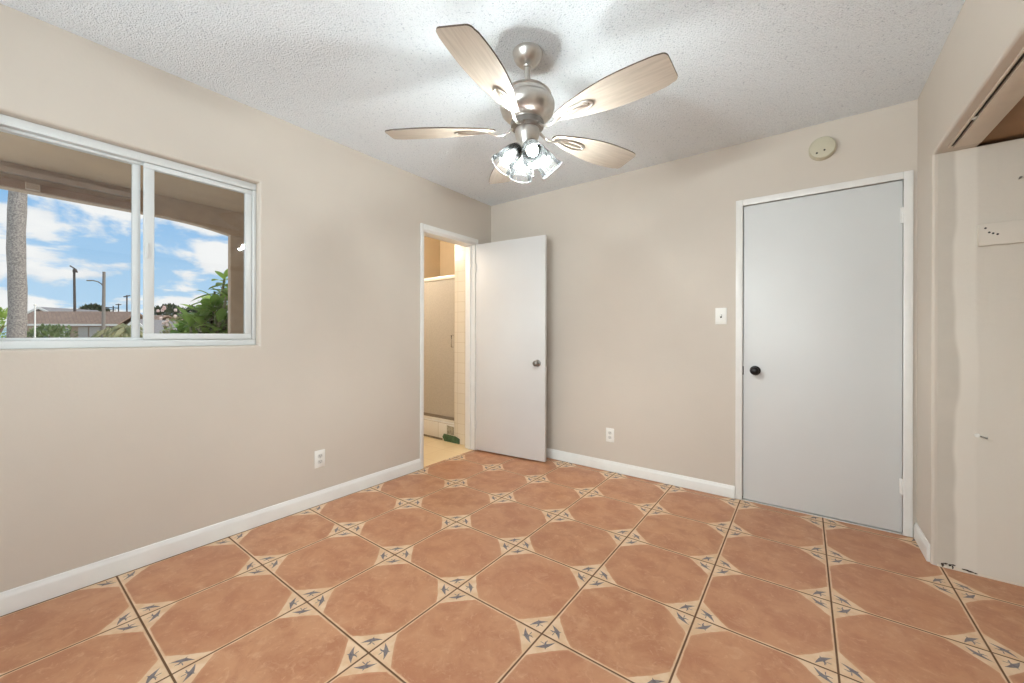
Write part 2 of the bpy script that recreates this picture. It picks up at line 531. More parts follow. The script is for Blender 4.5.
# back wall with the closed door's hole
us = [XL - WT, 2.292, 3.112, XCB + 0.1]
bm = wall_grid(us, [0.0, 2.085, ZC], {(1, 0)}, YB, YB + 0.13, 'y')
struct(link('wall_back', bm, M_WALL), 'beige painted wall behind the two doors', 'wall')
# right wall: short return by the door and header above the closet opening
us = [YF, -1.95, -0.35, 0.20, YC, YB]
bm = wall_grid(us, [0.0, 0.92, 2.082, ZC], {(1, 1), (3, 0), (3, 1)}, XR, XR + 0.15, 'x', bev_at=XR, bev=0.013)
struct(link('wall_right', bm, M_WALL, smooth=35, wn=True), 'beige wall over and beside the open closet', 'wall')
# wall behind the camera with the invented window's hole
us = [XL, 0.60, 2.50, XR + 0.15]
bm = wall_grid(us, [0.0, 0.95, 2.30, ZC], {(1, 1)}, YF - 0.13, YF, 'y', bev_at=YF, bev=0.016)
struct(link('wall_front', bm, M_WALL, smooth=35, wn=True), 'beige wall behind the viewer with an invented window', 'wall')
# closet
YC -= 0.0018
bm = bx((XR + 0.021, YC, 0.0), (XCB, YC + 0.1, 2.0815))
cw = struct(link('wall_closet_end', bm, M_CLOSET), 'patched bare end wall of the closet', 'wall')
def blob(bm, c, ax, az, h, seed):
    r = random.Random(seed)
    out = [(ax * math.cos(t) * r.uniform(.6, 1.1), az * math.sin(t) * r.uniform(.55, 1.2)) for t in [2 * PI * k / 11 for k in range(11)]]
    prism(bm, out, (1, 0, 0), (0, 0, 1), (0, -1, 0), c, -0.001, h)
bm = bmesh.new()
for k, (xx, zz, a, b_) in enumerate([(3.205, .014, .006, .010), (3.216, .022, .010, .004), (3.231, .019, .007, .006), (3.243, .024, .009, .003), (3.240, .012, .004, .009), (3.283, .014, .014, .0035), (3.300, .011, .013, .004), (3.315, .009, .008, .003)]):
    blob(bm, (xx, YC, zz), a, b_, 0.0018, k)
link('torn_edge', bm, mat('dark_torn_plaster', srgb(70, 56, 46), 0.9), cw)['label'] = 'dark torn plaster marks above the floor'
struct(link('wall_closet_back', bx((XCB, 0.10, 0), (XCB + 0.1, YB, ZC)), M_CLOSET), 'back wall inside the closet', 'wall')
struct(link('wall_closet_near', bx((XR + 0.15, 0.10, 0), (XCB, 0.20, 2.10)), M_CLOSET), 'near end wall inside the closet', 'wall')
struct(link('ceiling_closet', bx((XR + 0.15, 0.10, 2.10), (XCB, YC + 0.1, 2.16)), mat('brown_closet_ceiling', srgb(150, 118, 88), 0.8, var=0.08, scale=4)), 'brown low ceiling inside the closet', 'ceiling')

# baseboards
def baseboard(name, p0, p1, nrm, h, t, label):
    """profile extruded from p0 to p1; nrm points into the room"""
    p0, p1 = Vector(p0), Vector(p1)
    prof = [(0, 0), (t, 0), (t, h * 0.72), (t * 0.86, h * 0.80), (t * 0.5, h * 0.90), (t * 0.42, h * 0.97), (t * 0.25, h), (0, h)]
    L = (p1 - p0).length
    bm = bmesh.new()
    prism(bm, prof, nrm, (0, 0, 1), (p1 - p0).normalized(), p0, 0, L)
    return struct(link(name, bm, M_TRIM, smooth=30), label, 'baseboard')
baseboard('baseboard_left', (XL, YF, 0.003), (XL, 1.862, 0.003), (1, 0, 0), 0.092, 0.014, 'white baseboard under the window')
baseboard('baseboard_back', (XL, YB, 0.003), (2.252, YB, 0.003), (0, -1, 0), 0.085, 0.018, 'white baseboard running behind the open door to the closed door')
baseboard('baseboard_right', (XR, 2.512, 0.003), (XR, YB, 0.003), (-1, 0, 0), 0.088, 0.013, 'short white baseboard beside the closed door')
baseboard('baseboard_front', (XL, YF, 0.003), (XR, YF, 0.003), (0, 1, 0), 0.09, 0.014, 'white baseboard behind the viewer')

# ------------------------------------------------------------------ window
def make_window(name, rx, xin, label):
    """slider window built with its room face looking along +x, y from WY0 to WY1, then turned by rx"""
    return None
xf0, xf1 = XL - 0.115, XL - 0.045        # outer frame depth
win = empty('window_1', (xf1, (WY0 + WY1) / 2, WZ0), 0, 'white sliding window looking out to the porch', 'window', kind='structure')
def wl(bm): # to local coordinates of the window
    bmesh.ops.translate(bm, verts=bm.verts, vec=-Vector(win.location)); return bm
fw = 0.03
bm = bmesh.new()
for lo, hi in (((WY0, WZ0), (WY1, WZ0 + 0.035)), ((WY0, WZ1 - 0.042), (WY1, WZ1)), ((WY0, WZ0 + 0.035), (WY0 + fw, WZ1 - 0.042)), ((WY1 - 0.022, WZ0 + 0.035), (WY1, WZ1 - 0.042))):
    box(bm, (xf0, lo[0] + 0.0005, lo[1] + 0.0005), (xf1, hi[0] - 0.0005, hi[1] - 0.0005), 0.003)
# track lip
box(bm, (xf1 - 0.036, WY0 + fw, WZ0 + 0.035), (xf1 - 0.030, WY1 - 0.022, WZ0 + 0.047), 0.001)
box(bm, (xf1 - 0.036, WY0 + fw, WZ1 - 0.054), (xf1 - 0.030, WY1 - 0.022, WZ1 - 0.042), 0.001)
link('window_frame', wl(bm), M_VINYL, win, smooth=30)
# fixed light (outer track)
bm = bmesh.new()
ya, yb_, za, zb = WY0 + fw, 0.098, WZ0 + 0.036, WZ1 - 0.043
xo0, xo1 = xf0 + 0.006, xf0 + 0.034
for lo, hi in (((ya, za), (yb_, za + 0.012)), ((ya, zb - 0.012), (yb_, zb)), ((ya, za + 0.012), (ya + 0.012, zb - 0.012)), ((yb_ - 0.030, za + 0.012), (yb_, zb - 0.012))):
    box(bm, (xo0, lo[0], lo[1]), (xo1, hi[0], hi[1]), 0.002)
s1 = link('fixed_sash', wl(bm), M_VINYL, win, smooth=30)
bm = bx((xo0 + 0.011, ya + 0.010, za + 0.010), (xo0 + 0.015, yb_ - 0.028, zb - 0.010))
link('pane', wl(bm), M_GLASS, s1)
# sliding sash (room-side track)
bm = bmesh.new()
ya, yb_, za, zb = 0.106, WY1 - 0.024, WZ0 + 0.037, WZ1 - 0.044
xs0, xs1 = xf1 - 0.030, xf1 - 0.004
for lo, hi in (((ya, za), (yb_, za + 0.032)), ((ya, zb - 0.026), (yb_, zb)), ((ya, za + 0.032), (ya + 0.040, zb - 0.026)), ((yb_ - 0.034, za + 0.032), (yb_, zb - 0.026))):
    box(bm, (xs0, lo[0], lo[1]), (xs1, hi[0], hi[1]), 0.003)
s2 = link('sliding_sash', wl(bm), M_VINYL, win, smooth=30)
bm = bx((xs0 + 0.011, ya + 0.036, za + 0.028), (xs0 + 0.015, yb_ - 0.030, zb - 0.022))
link('pane', wl(bm), M_GLASS, s2)
bm = bmesh.new()
box(bm, (xs1, ya + 0.004, 1.55), (xs1 + 0.010, ya + 0.018, 1.63), 0.004, 3)
link('latch', wl(bm), M_VINYL, s2, smooth=40)

# unseen window added behind the viewer to let the fill lamps in
win2 = empty('added_window_2', (1.55, YF - 0.05, 0.95), 0, 'invented white sliding window behind the viewer, added to admit fill light', 'window', kind='structure')
bm = bmesh.new()
for lo, hi in (((-0.949, 0.001), (0.949, 0.04)), ((-0.949, 1.31), (0.949, 1.349)), ((-0.949, 0.04), (-0.91, 1.31)), ((0.91, 0.04), (0.949, 1.31)), ((-0.02, 0.04), (0.02, 1.31))):
    box(bm, (lo[0], -0.06, lo[1]), (hi[0], 0.0, hi[1]), 0.003)
link('window_frame', bm, M_VINYL, win2, smooth=30)
link('pane', bx((-0.91, -0.032, 0.04), (-0.02, -0.028, 1.31)), M_GLASS, win2)
link('pane', bx((0.02, -0.032, 0.04), (0.91, -0.028, 1.31)), M_GLASS, win2)

win3 = empty('added_window_3', (XR + 0.06, -1.15, 0.92), PI / 2, 'invented white sliding window in the right wall behind the viewer, added to admit fill light', 'window', kind='structure')  # unseen window added so side fill light can enter
bm = bmesh.new()
for lo, hi in (((-0.799, 0.001), (0.799, 0.04)), ((-0.799, 1.122), (0.799, 1.161)), ((-0.799, 0.04), (-0.76, 1.122)), ((0.76, 0.04), (0.799, 1.122)), ((-0.02, 0.04), (0.02, 1.122))):
    box(bm, (lo[0], -0.06, lo[1]), (hi[0], 0.0, hi[1]), 0.003)
link('window_frame', bm, M_VINYL, win3, smooth=30)
link('pane', bx((-0.76, -0.032, 0.04), (-0.02, -0.028, 1.122)), M_GLASS, win3)
link('pane', bx((0.02, -0.032, 0.04), (0.76, -0.028, 1.122)), M_GLASS, win3)

# ------------------------------------------------------------------ doors
# casing and jamb of the bathroom doorway
def casing_x(name, y0, y1, zt, wl_, wr, wt, label):
    r = empty(name, (XL, (y0 + y1) / 2, 0), 0, label, 'door casing', kind='structure')
    o = -Vector(r.location)
    def mk(nm, lo, hi, bev=0.003):
        b = bx(lo, hi, bev); bmesh.ops.translate(b, verts=b.verts, vec=o); link(nm, b, M_TRIM, r, smooth=30)
    mk('casing_left', (XL, y0 - wl_, 0.003), (XL + 0.014, y0, zt + wt))
    mk('casing_right', (XL, y1, 0.003), (XL + 0.014, y1 + wr, zt + wt))
    mk('casing_top', (XL, y0, zt), (XL + 0.014, y1, zt + wt))
    mk('jamb_left', (XL - WT, y0 - 0.0005, 0.003), (XL - 0.0005, y0 + 0.012, zt), 0.001)
    mk('jamb_right', (XL - WT, y1 - 0.012, 0.003), (XL - 0.0005, y1 + 0.0005, zt), 0.001)
    mk('jamb_top', (XL - WT, y0 + 0.012, zt - 0.012), (XL - 0.0005, y1 - 0.012, zt + 0.0095), 0.001)
    mk('door_stop', (XL - 0.075, y1 - 0.024, 0.003), (XL - 0.05, y1 - 0.012, zt - 0.012), 0.001)
    return r
trim1 = casing_x('trim_1', DY0, DY1, DZ1, 0.034, 0.026, 0.050, 'narrow white casing around the bathroom doorway')
b = bx((XL - 0.02, DY0 - 0.004, 0.90), (XL - 0.0065, DY0 + 0.0135, 0.96), 0.001); bmesh.ops.translate(b, verts=b.verts, vec=-Vector(trim1.location))
link('strike_plate', b, M_CHROME, trim1)

def knob(parent, loc, rot, mm, r=0.026, tulip=False, nm='door_knob'):
    bm = bmesh.new()
    lathe(bm, [(0, 0), (r * 1.22, 0), (r * 1.22, 0.004), (r * 1.02, 0.008), (0.011, 0.010), (0.010, 0.026), (r * 0.7, 0.032), (r, 0.042), (r * 1.02, 0.050), (r * 0.9, 0.058), (r * 0.55, 0.063), (0, 0.064)], 28)
    o = link(nm, bm, mm, parent, smooth=50, loc=loc, rot=rot)
    if tulip:
        bm = bmesh.new(); lathe(bm, [(0, 0), (r * 0.3, 0), (r * 0.3, 0.003), (0, 0.003)], 16)
        link('knob_button', bm, M_NICKEL_D, o, loc=(0, 0, 0.0635))
    return o

# open bathroom door: hinge on the doorway's far jamb, leaf standing along the back wall
hx, hy = 0.012, 2.562
ang = math.atan2(2.640 - 2.562, 0.770 - 0.010)
door1 = empty('door_1', (hx, hy, 0.0), ang, 'white flush bathroom door standing open against the back wall', 'door', kind='structure')
DW = 0.762
link('door_leaf', bx((0, 0, 0.014), (DW, 0.035, 2.066), 0.003), M_DOOR2, door1, smooth=30)
knob(door1, (DW - 0.075, 0.0, 0.905), (PI / 2, 0, 0), M_NICKEL_D, 0.026, True)
knob(door1, (DW - 0.075, 0.035, 0.905), (-PI / 2, 0, 0), M_CHROME, 0.026)
link('latch_plate', bx((DW - 0.001, 0.008, 0.87), (DW + 0.001, 0.027, 0.94)), M_CHROME, door1)
for z in (0.26, 1.83):
    bm = bmesh.new(); tube(bm, [(-0.004, -0.003, z - 0.04), (-0.004, -0.003, z + 0.04)], 0.005)
    link('hinge', bm, M_TRIM, door1, smooth=40)

# closed door in the back wall
cx0, cx1 = 2.298, 3.106
door2 = empty('door_2', ((cx0 + cx1) / 2, YB, 0), 0, 'white flush closed door with a black knob', 'door', kind='structure')
def dl(bm): bmesh.ops.translate(bm, verts=bm.verts, vec=-Vector(door2.location)); return bm
link('door_leaf', dl(bx((cx0 + 0.002, YB + 0.004, 0.012), (cx1 + 0.0, YB + 0.039, 2.071), 0.0015)), M_DOOR, door2, smooth=30)
knob(door2, (2.372 - door2.location.x, 0.004, 0.918), (PI / 2, 0, 0), M_BLACK, 0.027)
link('latch_plate', dl(bx((cx0 - 0.002, YB + 0.001, 0.885), (cx0 + 0.004, YB + 0.005, 0.945))), M_BLACK, door2)
for z in (0.285, 1.865):
    bm = bmesh.new()
    box(bm, (cx1 - 0.012, YB - 0.0005, z - 0.045), (cx1 - 0.001, YB + 0.004, z + 0.045), 0.001)
    tube(bm, [(cx1 - 0.002, YB - 0.006, z - 0.046), (cx1 - 0.002, YB - 0.006, z + 0.046)], 0.0055)
    link('hinge', dl(bm), M_TRIM, door2, smooth=40)
# white filler behind the closed leaf; dark strip paints the shade below it
link('jamb_back', dl(bx((2.292, YB + 0.041, 0.012), (3.112, YB + 0.129, 2.085))), M_TRIM, door2)
link('underdoor_shade', dl(bx((2.292, YB + 0.041, 0.0), (3.112, YB + 0.129, 0.0118))), M_SLOT, door2)
trim2 = empty('trim_2', (2.70, YB, 0), 0, 'white casing around the closed door', 'door casing', kind='structure')
def mk2(nm, lo, hi, bev=0.003):
    b = bx(lo, hi, bev); bmesh.ops.translate(b, verts=b.verts, vec=-Vector(trim2.location)); link(nm, b, M_TRIM, trim2, smooth=30)
mk2('casing_left', (2.254, YB - 0.014, 0.003), (2.297, YB + 0.0, 2.116))
mk2('casing_right', (3.107, YB - 0.014, 0.003), (3.148, YB + 0.0, 2.116))
mk2('casing_top', (2.297, YB - 0.014, 2.074), (3.107, YB + 0.0, 2.116))
mk2('threshold', (2.292, YB - 0.001, 0.0005), (3.112, YB + 0.04, 0.004), 0.0)

# ------------------------------------------------------------------ things on the walls
sd = empty('smoke_detector', (2.735, YB, 2.352), 0, 'round ivory smoke detector on the wall above the closed door', 'smoke detector')
bm = bmesh.new()
lathe(bm, [(0, 0), (0.070, 0), (0.070, 0.012), (0.066, 0.015), (0.066, 0.022), (0.069, 0.024), (0.069, 0.032), (0.062, 0.041), (0.045, 0.045), (0, 0.046)], 40)
link('housing', bm, M_IVORY, sd, smooth=35, rot=(PI / 2, 0, 0))
for xx, zz in ((-0.028, -0.032), (0.010, -0.022)):
    bm = bmesh.new(); lathe(bm, [(0, 0), (0.0055, 0), (0.0055, 0.002), (0, 0.002)], 14)
    link('test_hole', bm, M_SLOT, sd, loc=(xx, -0.0445, zz), rot=(PI / 2, 0, 0))

sw = empty('light_switch', (2.160, YB, 1.302), 0, 'white toggle light switch on the wall left of the closed door', 'light switch')
link('cover_plate', bx((-0.037, -0.006, -0.060), (0.037, 0, 0.060), 0.003), M_PLASTIC, sw, smooth=30)
link('slot', bx((-0.006, -0.0065, -0.013), (0.006, -0.0055, 0.013)), M_SLOT, sw)
bm = bx((-0.004, -0.017, -0.007), (0.004, -0.004, 0.007), 0.0015); bmesh.ops.rotate(bm, verts=bm.verts, cent=(0, 0, 0), matrix=Matrix.Rotation(-0.5, 3, 'X'))
link('toggle', bm, M_PLASTIC, sw, smooth=30)

M_RECEPT = mat('greyish_white_plastic', srgb(214, 212, 207), 0.4, var=0.01)  # receptacle faces slightly greyer than the cover plate
def make_outlet(label, loc, rz):
    r = empty('wall_outlet', loc, rz, label, 'electrical outlet')
    link('cover_plate', bx((-0.036, -0.006, -0.059), (0.036, 0, 0.059), 0.003), M_PLASTIC, r, smooth=30)
    for s in (-1, 1):
        out = []
        for k in range(24):
            t = 2 * PI * k / 24
            out.append((0.0165 * math.cos(t), max(-0.0125, min(0.0125, 0.0165 * math.sin(t)))))
        bm = bmesh.new(); prism(bm, out, (1, 0, 0), (0, 0, 1), (0, -1, 0), (0, 0, 0.0195 * s), 0.0055, 0.0078)
        rc = link('receptacle', bm, M_RECEPT, r)
        for nm, lo, hi in (('slot', (-0.0072, -0.0084, 0.0195 * s - 0.001), (-0.0052, -0.0076, 0.0195 * s + 0.008)), ('slot', (0.0052, -0.0084, 0.0195 * s), (0.0072, -0.0076, 0.0195 * s + 0.0075)), ('ground_hole', (-0.002, -0.0084, 0.0195 * s - 0.009), (0.002, -0.0076, 0.0195 * s - 0.0045))):
            link(nm, bx(lo, hi), M_SLOT, rc)
    bm = bmesh.new(); lathe(bm, [(0, 0), (0.003, 0), (0.003, 0.0015), (0, 0.002)], 12)
    link('screw', bm, M_NICKEL, r, loc=(0, -0.006, 0), rot=(PI / 2, 0, 0))
    return r
make_outlet('white duplex outlet low on the left wall under the window', (XL, 0.990, 0.313), PI / 2)
make_outlet('white duplex outlet low on the back wall beside the open door', (1.316, YB, 0.308), 0)

# closet fittings
trk = empty('sliding_door_track', (3.20, 0.97, 2.082), 0, 'beige sliding door track under the closet header', 'door track')
bm = bmesh.new()
L0, L1 = -0.765, 1.44
def tl(lo, hi, b=0.001): box(bm, (lo[0], L0, lo[1]), (hi[0], L1, hi[1]), b)
tl((0.003, -0.010), (0.009, -0.0002)); tl((0.022, -0.012), (0.110, -0.008)); tl((0.022, -0.008), (0.026, -0.0002)); tl((0.106, -0.008), (0.110, -0.0002))
link('rail', bm, M_TRACK, trk, smooth=30)
bm = bmesh.new()
box(bm, (0.0092, L0, -0.0016), (0.0218, L1, -0.0004)); link('channel_shade', bm, M_SLOT, trk)  # dark strip stands in for the shade inside the open slot
link('roller_clip', bx((0.0092, 1.10, -0.009), (0.0218, 1.13, -0.0016)), M_CHROME, trk)

cle = empty('closet_cleat', (3.64, YC, 1.648), 0, 'painted wooden rod cleat board on the closet end wall', 'wall board')
link('board', bx((-0.322, -0.018, -0.053), (0.305, 0, 0.053), 0.003), M_CLOSET, cle, smooth=30)
for xx, zz in ((-0.288, 0.008), (-0.276, 0.002), (-0.262, -0.004), (-0.300, 0.030)):
    bm = bmesh.new(); lathe(bm, [(0, 0), (0.0045, 0), (0.0045, 0.001), (0, 0.001)], 10)
    link('screw_hole', bm, M_SLOT, cle, loc=(xx, -0.018, zz), rot=(PI / 2, 0, 0))
hk = empty('wall_anchor', (3.338, YC, 0.676), 0, 'small metal screw anchor left in the closet end wall', 'wall anchor')
bm = bmesh.new(); lathe(bm, [(0, 0), (0.010, 0), (0.009, 0.003), (0, 0.004)], 14)
link('patch', bm, M_PLASTIC, hk, loc=(-0.018, 0, 0.004), rot=(PI / 2, 0, 0))
bm = bmesh.new(); tube(bm, [(-0.006, 0, 0), (-0.004, -0.012, 0), (0.010, -0.020, -0.002)], [0.0035, 0.003, 0.005])
link('screw', bm, M_NICKEL_D, hk, smooth=40)
hk2 = empty('wall_nail', (3.447, YC, 1.895), 0, 'small nail high in the closet end wall', 'nail')
bm = bmesh.new(); tube(bm, [(0, 0, 0), (0, -0.018, 0.002)], 0.002); lathe(bm, [(0, 0), (0.005, 0), (0.005, 0.002), (0, 0.002)], 10, Matrix.Translation((0, -0.018, 0.002)) @ Matrix.Rotation(PI / 2, 4, 'X'))
link('nail_shaft', bm, M_NICKEL_D, hk2)

# ------------------------------------------------------------------ ceiling fan
FX, FY = 1.572, 1.178
fan = empty('ceiling_fan', (FX, FY, ZC), 0, 'brushed nickel ceiling fan with five pale wooden blades and four lit glass shades', 'ceiling fan')
bm = bmesh.new()
lathe(bm, [(0, 0), (0.072, 0), (0.073, -0.006), (0.069, -0.020), (0.058, -0.040), (0.044, -0.055), (0.030, -0.064), (0.022, -0.066), (0.020, -0.070), (0, -0.070)], 40)
link('canopy', bm, M_NICKEL, fan, smooth=40)
bm = bmesh.new(); lathe(bm, [(0, -0.10), (0.0135, -0.10), (0.0135, -0.215), (0, -0.215)], 20)
link('downrod', bm, M_NICKEL, fan, smooth=40)
bm = bmesh.new()
lathe(bm, [(0, -0.192), (0.020, -0.192), (0.024, -0.206), (0.062, -0.211), (0.090, -0.221), (0.109, -0.238), (0.112, -0.243), (0.109, -0.246), (0.111, -0.264), (0.120, -0.268), (0.127, -0.282), (0.127, -0.302), (0.118, -0.328), (0.096, -0.350), (0.074, -0.360), (0.072, -0.366), (0, -0.366)], 48)
link('motor_housing', bm, M_NICKEL, fan, smooth=40)
bm = bmesh.new()
lathe(bm, [(0, -0.366), (0.076, -0.366), (0.078, -0.372), (0.076, -0.392), (0.062, -0.398), (0.058, -0.402), (0, -0.402)], 40)
link('flywheel', bm, M_NICKEL_D, fan, smooth=40)
bm = bmesh.new()
lathe(bm, [(0, -0.402), (0.056, -0.402), (0.058, -0.420), (0.050, -0.450), (0.044, -0.466), (0.036, -0.486), (0.024, -0.500), (0.010, -0.506), (0.008, -0.516), (0, -0.520)], 36)
link('light_fitter', bm, M_NICKEL, fan, smooth=40)

def blade_outline():
    L0_, L1_ = 0.165, 0.665
    n = 26
    def half(s, side):
        a = 0.022 + (0.082 - 0.022) * math.sin(min(1.0, s / 0.66) * PI / 2) ** 0.9
        if s > 0.66:
            k = (s - 0.66) / 0.34
            a -= (0.016 if side > 0 else 0.009) * k * k
        return a
    up = [(L0_ + (L1_ - L0_) * k / n, half(k / n, 1)) for k in range(n + 1)]
    dn = [(L0_ + (L1_ - L0_) * k / n, -half(k / n, -1)) for k in range(n + 1)]
    # rounded tip corners
    def corner(p, sgn):
        x, y = p; r = 0.022
        return [(x - r + r * math.sin(t), y - sgn * r + sgn * r * math.cos(t)) for t in [PI / 2 * j / 5 for j in range(6)]]
    root = [(L0_ - 0.012, 0.012), (L0_ - 0.016, 0.0), (L0_ - 0.012, -0.012)]
    top = [p for p in up if p[0] < L1_ - 0.024] + corner(up[-1], 1)
    bot = [p for p in dn if p[0] < L1_ - 0.024] + corner(dn[-1], -1)
    return top + bot[::-1] + root[::-1]

def mk_blade(parent, az):
    bm = bmesh.new()
    prism(bm, blade_outline(), (1, 0, 0), (0, 1, 0), (0, 0, 1), (0, 0, 0), -0.003, 0.003)
    for f in bm.faces:
        f.material_index = 1 if abs(f.normal.z) < 0.5 else 0
    bmesh.ops.recalc_face_normals(bm, faces=bm.faces)
    for f in bm.faces:
        f.material_index = 0 if f.normal.z < -0.5 else 1
    me = bpy.data.meshes.new('blade')
    bl_ = link('blade', bm, [M_BLADE, M_BLADE_EDGE], parent)
    bl_.location = (0, 0, -0.398)
    bl_.rotation_euler = Matrix.Rotation(az, 3, 'Z').to_4x4().to_euler() if False else (Matrix.Rotation(az, 4, 'Z') @ Matrix.Rotation(math.radians(PITCH), 4, 'X')).to_euler()
    # bracket: S-shaped arm from the flywheel, then a long pierced loop under the blade
    bm = bmesh.new()
    arm = [(0.064, 0, 0.010), (0.085, 0, -0.010), (0.110, 0, -0.024), (0.140, 0, -0.026), (0.168, 0, -0.016), (0.190, 0, -0.008)]
    tube(bm, arm, [0.009, 0.008, 0.007, 0.007, 0.008, 0.008], 10, 0.6)
    loop = []
    for k in range(28):
        t = 2 * PI * k / 28
        x = 0.262 + 0.080 * math.cos(t)
        y = 0.023 * math.sin(t) * (1.0 + 0.25 * math.cos(t)) 
        loop.append((x, y, -0.0065))
    tube(bm, loop, 0.0045, 8, 0.8, closed=True)
    box(bm, (0.19, -0.006, -0.010), (0.325, 0.006, -0.003), 0.002)
    link('blade_bracket', bm, M_NICKEL, bl_, smooth=45)
    return bl_
PITCH = -12
for k in range(5):
    mk_blade(fan, math.radians(-76 + 72 * k))

def mk_lamp(parent, az):
    tilt = math.radians(41)
    r0, z0 = 0.032, -0.474
    # axis of the shade: outwards and down
    M = Matrix.Rotation(az, 4, 'Z') @ Matrix.Translation((r0, 0, z0)) @ Matrix.Rotation(PI - tilt, 4, 'Y')
    # socket holder
    bm = bmesh.new()
    lathe(bm, [(0, -0.012), (0.016, -0.012), (0.020, 0.0), (0.022, 0.016), (0.019, 0.028), (0.015, 0.038), (0, 0.038)], 20, M)
    link('socket', bm, M_NICKEL, parent, smooth=40)
    bm = bmesh.new()
    prof = [(0.023, 0.0106), (0.029, 0.0233), (0.038, 0.0424), (0.044, 0.0657), (0.047, 0.0901), (0.05, 0.1145), (0.056, 0.1357), (0.057, 0.1389), (0.054, 0.1389), (0.0475, 0.1145), (0.0445, 0.0901), (0.0415, 0.0657), (0.0355, 0.0424), (0.027, 0.0233), (0.021, 0.0106)]
    lathe(bm, prof, 36, M)
    sh = link('lamp_shade', bm, M_SHADE, parent, smooth=60)
    bm = bmesh.new()
    lathe(bm, [(0.0255, 0.078), (0.0245, 0.088), (0.021, 0.097), (0.013, 0.106), (0, 0.109)], 24, M)
    b_ = link('bulb', bm, M_BULB, parent, smooth=60)
    bm = bmesh.new()
    lathe(bm, [(0, 0.034), (0.011, 0.034), (0.013, 0.048), (0.02, 0.064), (0.0256, 0.078), (0.0256, 0.0795), (0.024, 0.0795), (0.024, 0.078), (0, 0.077)], 24, M)
    link('bulb_base_shield', bm, M_PLASTIC, b_, smooth=60)  # opaque base added to keep direct bulb light off the ceiling
    bm = bmesh.new()
    tube(bm, [M @ Vector((0.0558 * math.cos(2 * PI * j / 40), 0.0558 * math.sin(2 * PI * j / 40), 0.1389)) for j in range(40)], 0.0016, 6, closed=True)
    link('rim', bm, M_RIM, sh, smooth=60)
for k in range(4):
    mk_lamp(fan, math.radians(-40 + 90 * k))
bm = bmesh.new()
for k in range(14):
    bmesh.ops.create_uvsphere(bm, u_segments=6, v_segments=4, radius=0.0022, matrix=Matrix.Translation((0.012, 0.030, -0.50 - 0.0075 * k)))
bmesh.ops.create_uvsphere(bm, u_segments=10, v_segments=8, radius=0.006, matrix=Matrix.Translation((0.012, 0.030, -0.612)))
link('pull_chain', bm, M_NICKEL_D, fan, smooth=60)
for ch in fan.children:
    if ch.name.startswith('canopy'): continue
    ch.location = ch.location * 1.0316 + Vector((0, 0, 0.043))
    ch.scale = (1.0316,) * 3

# ------------------------------------------------------------------ bathroom beyond the doorway
M_BFLOOR = brick_mat('beige_bathroom_tile', srgb(244, 218, 172), srgb(248, 223, 180), srgb(232, 202, 156), 0.30, 0.30, 'xy', 0.006, 0.3)
M_BTILE = brick_mat('cream_wall_tile', srgb(232, 222, 202), srgb(234, 224, 206), srgb(214, 200, 176), 0.108, 0.108, 'xz', 0.004, 0.22)
M_BWALL = mat('bathroom_wall_paint', srgb(222, 206, 180), 0.6, var=0.02)
M_SHWALL = mat('tan_shower_wall', srgb(206, 184, 150), 0.5, var=0.03, scale=4)
XB0 = XL - WT
struct(link('floor_bathroom', bx((-1.8, 1.6, -0.06), (XL - 0.0205, 3.45, -0.001)), M_BFLOOR), 'beige tiled bathroom floor', 'floor')
struct(link('wall_bathroom_far', bx((-1.90, 1.50, -0.06), (-1.80, 3.5, 2.60)), M_BWALL), 'far wall of the bathroom', 'wall')
struct(link('wall_bathroom_near', bx((-1.80, 1.50, -0.06), (XB0, 1.60, 2.60)), M_BWALL), 'near wall of the bathroom', 'wall')
struct(link('wall_bathroom_tiled', bx((-0.372, 2.64, 0), (XB0, 3.45, 2.60)), M_BTILE), 'cream tiled wall beside the shower', 'wall')
struct(link('wall_shower_back', bx((-1.80, 3.35, 0), (-0.372, 3.45, 2.60)), M_SHWALL), 'tan back wall of the shower', 'wall')
struct(link('wall_shower_side', bx((-1.42, 2.74, 0), (-1.36, 3.35, 2.60)), M_SHWALL), 'tan side wall of the shower', 'wall')
struct(link('ceiling_bathroom', bx((-1.9, 1.50, 2.56), (XB0, 3.45, 2.62)), M_BWALL), 'bathroom ceiling', 'ceiling')
M_CURB = brick_mat('damaged_curb_tile', srgb(240, 237, 230), srgb(234, 230, 222), srgb(200, 188, 170), 0.31, 0.19, 'xz', 0.005, 0.3)
curb = empty('shower_curb', (-0.85, 2.64, 0), 0, 'white tiled shower curb with broken tiles and exposed green board', 'shower curb')
link('curb', bx((-0.51, 0.0, 0.002), (0.476, 0.10, 0.195), 0.006), M_CURB, curb, smooth=30)
link('mud_joint', bx((-0.51, -0.006, 0.002), (0.30, 0.0, 0.022), 0.002), mat('grey_mortar', srgb(150, 136, 116), 0.9, var=0.2, scale=30), curb)
bm = bmesh.new(); prism(bm, [(0.34, 0.0), (0.56, 0.0), (0.56, 0.05), (0.50, 0.07), (0.33, 0.075), (0.31, 0.04)], (1, 0, 0), (0, 0, 1), (0, -1, 0), (0, 0, 0.002), 0.001, 0.014)
link('green_board', bm, mat('green_board', srgb(78, 104, 74), 0.8, var=0.25, scale=25), curb)
bm = bmesh.new(); prism(bm, [(0.37, 0.078), (0.475, 0.078), (0.475, 0.165), (0.37, 0.172)], (1, 0, 0), (0, 0, 1), (0, -1, 0), (0, 0, 0.002), 0.001, 0.005)
link('bare_patch', bm, mat('grey_backer', srgb(168, 164, 148), 0.9, var=0.25, scale=40), curb)
shd = empty('shower_door', (-0.86, 2.69, 0.196), 0, 'framed obscure glass shower door standing on the white tiled curb', 'shower door')
M_ALU = mat('white_aluminium', srgb(240, 234, 222), 0.3, 0.2)
zt_ = 1.62
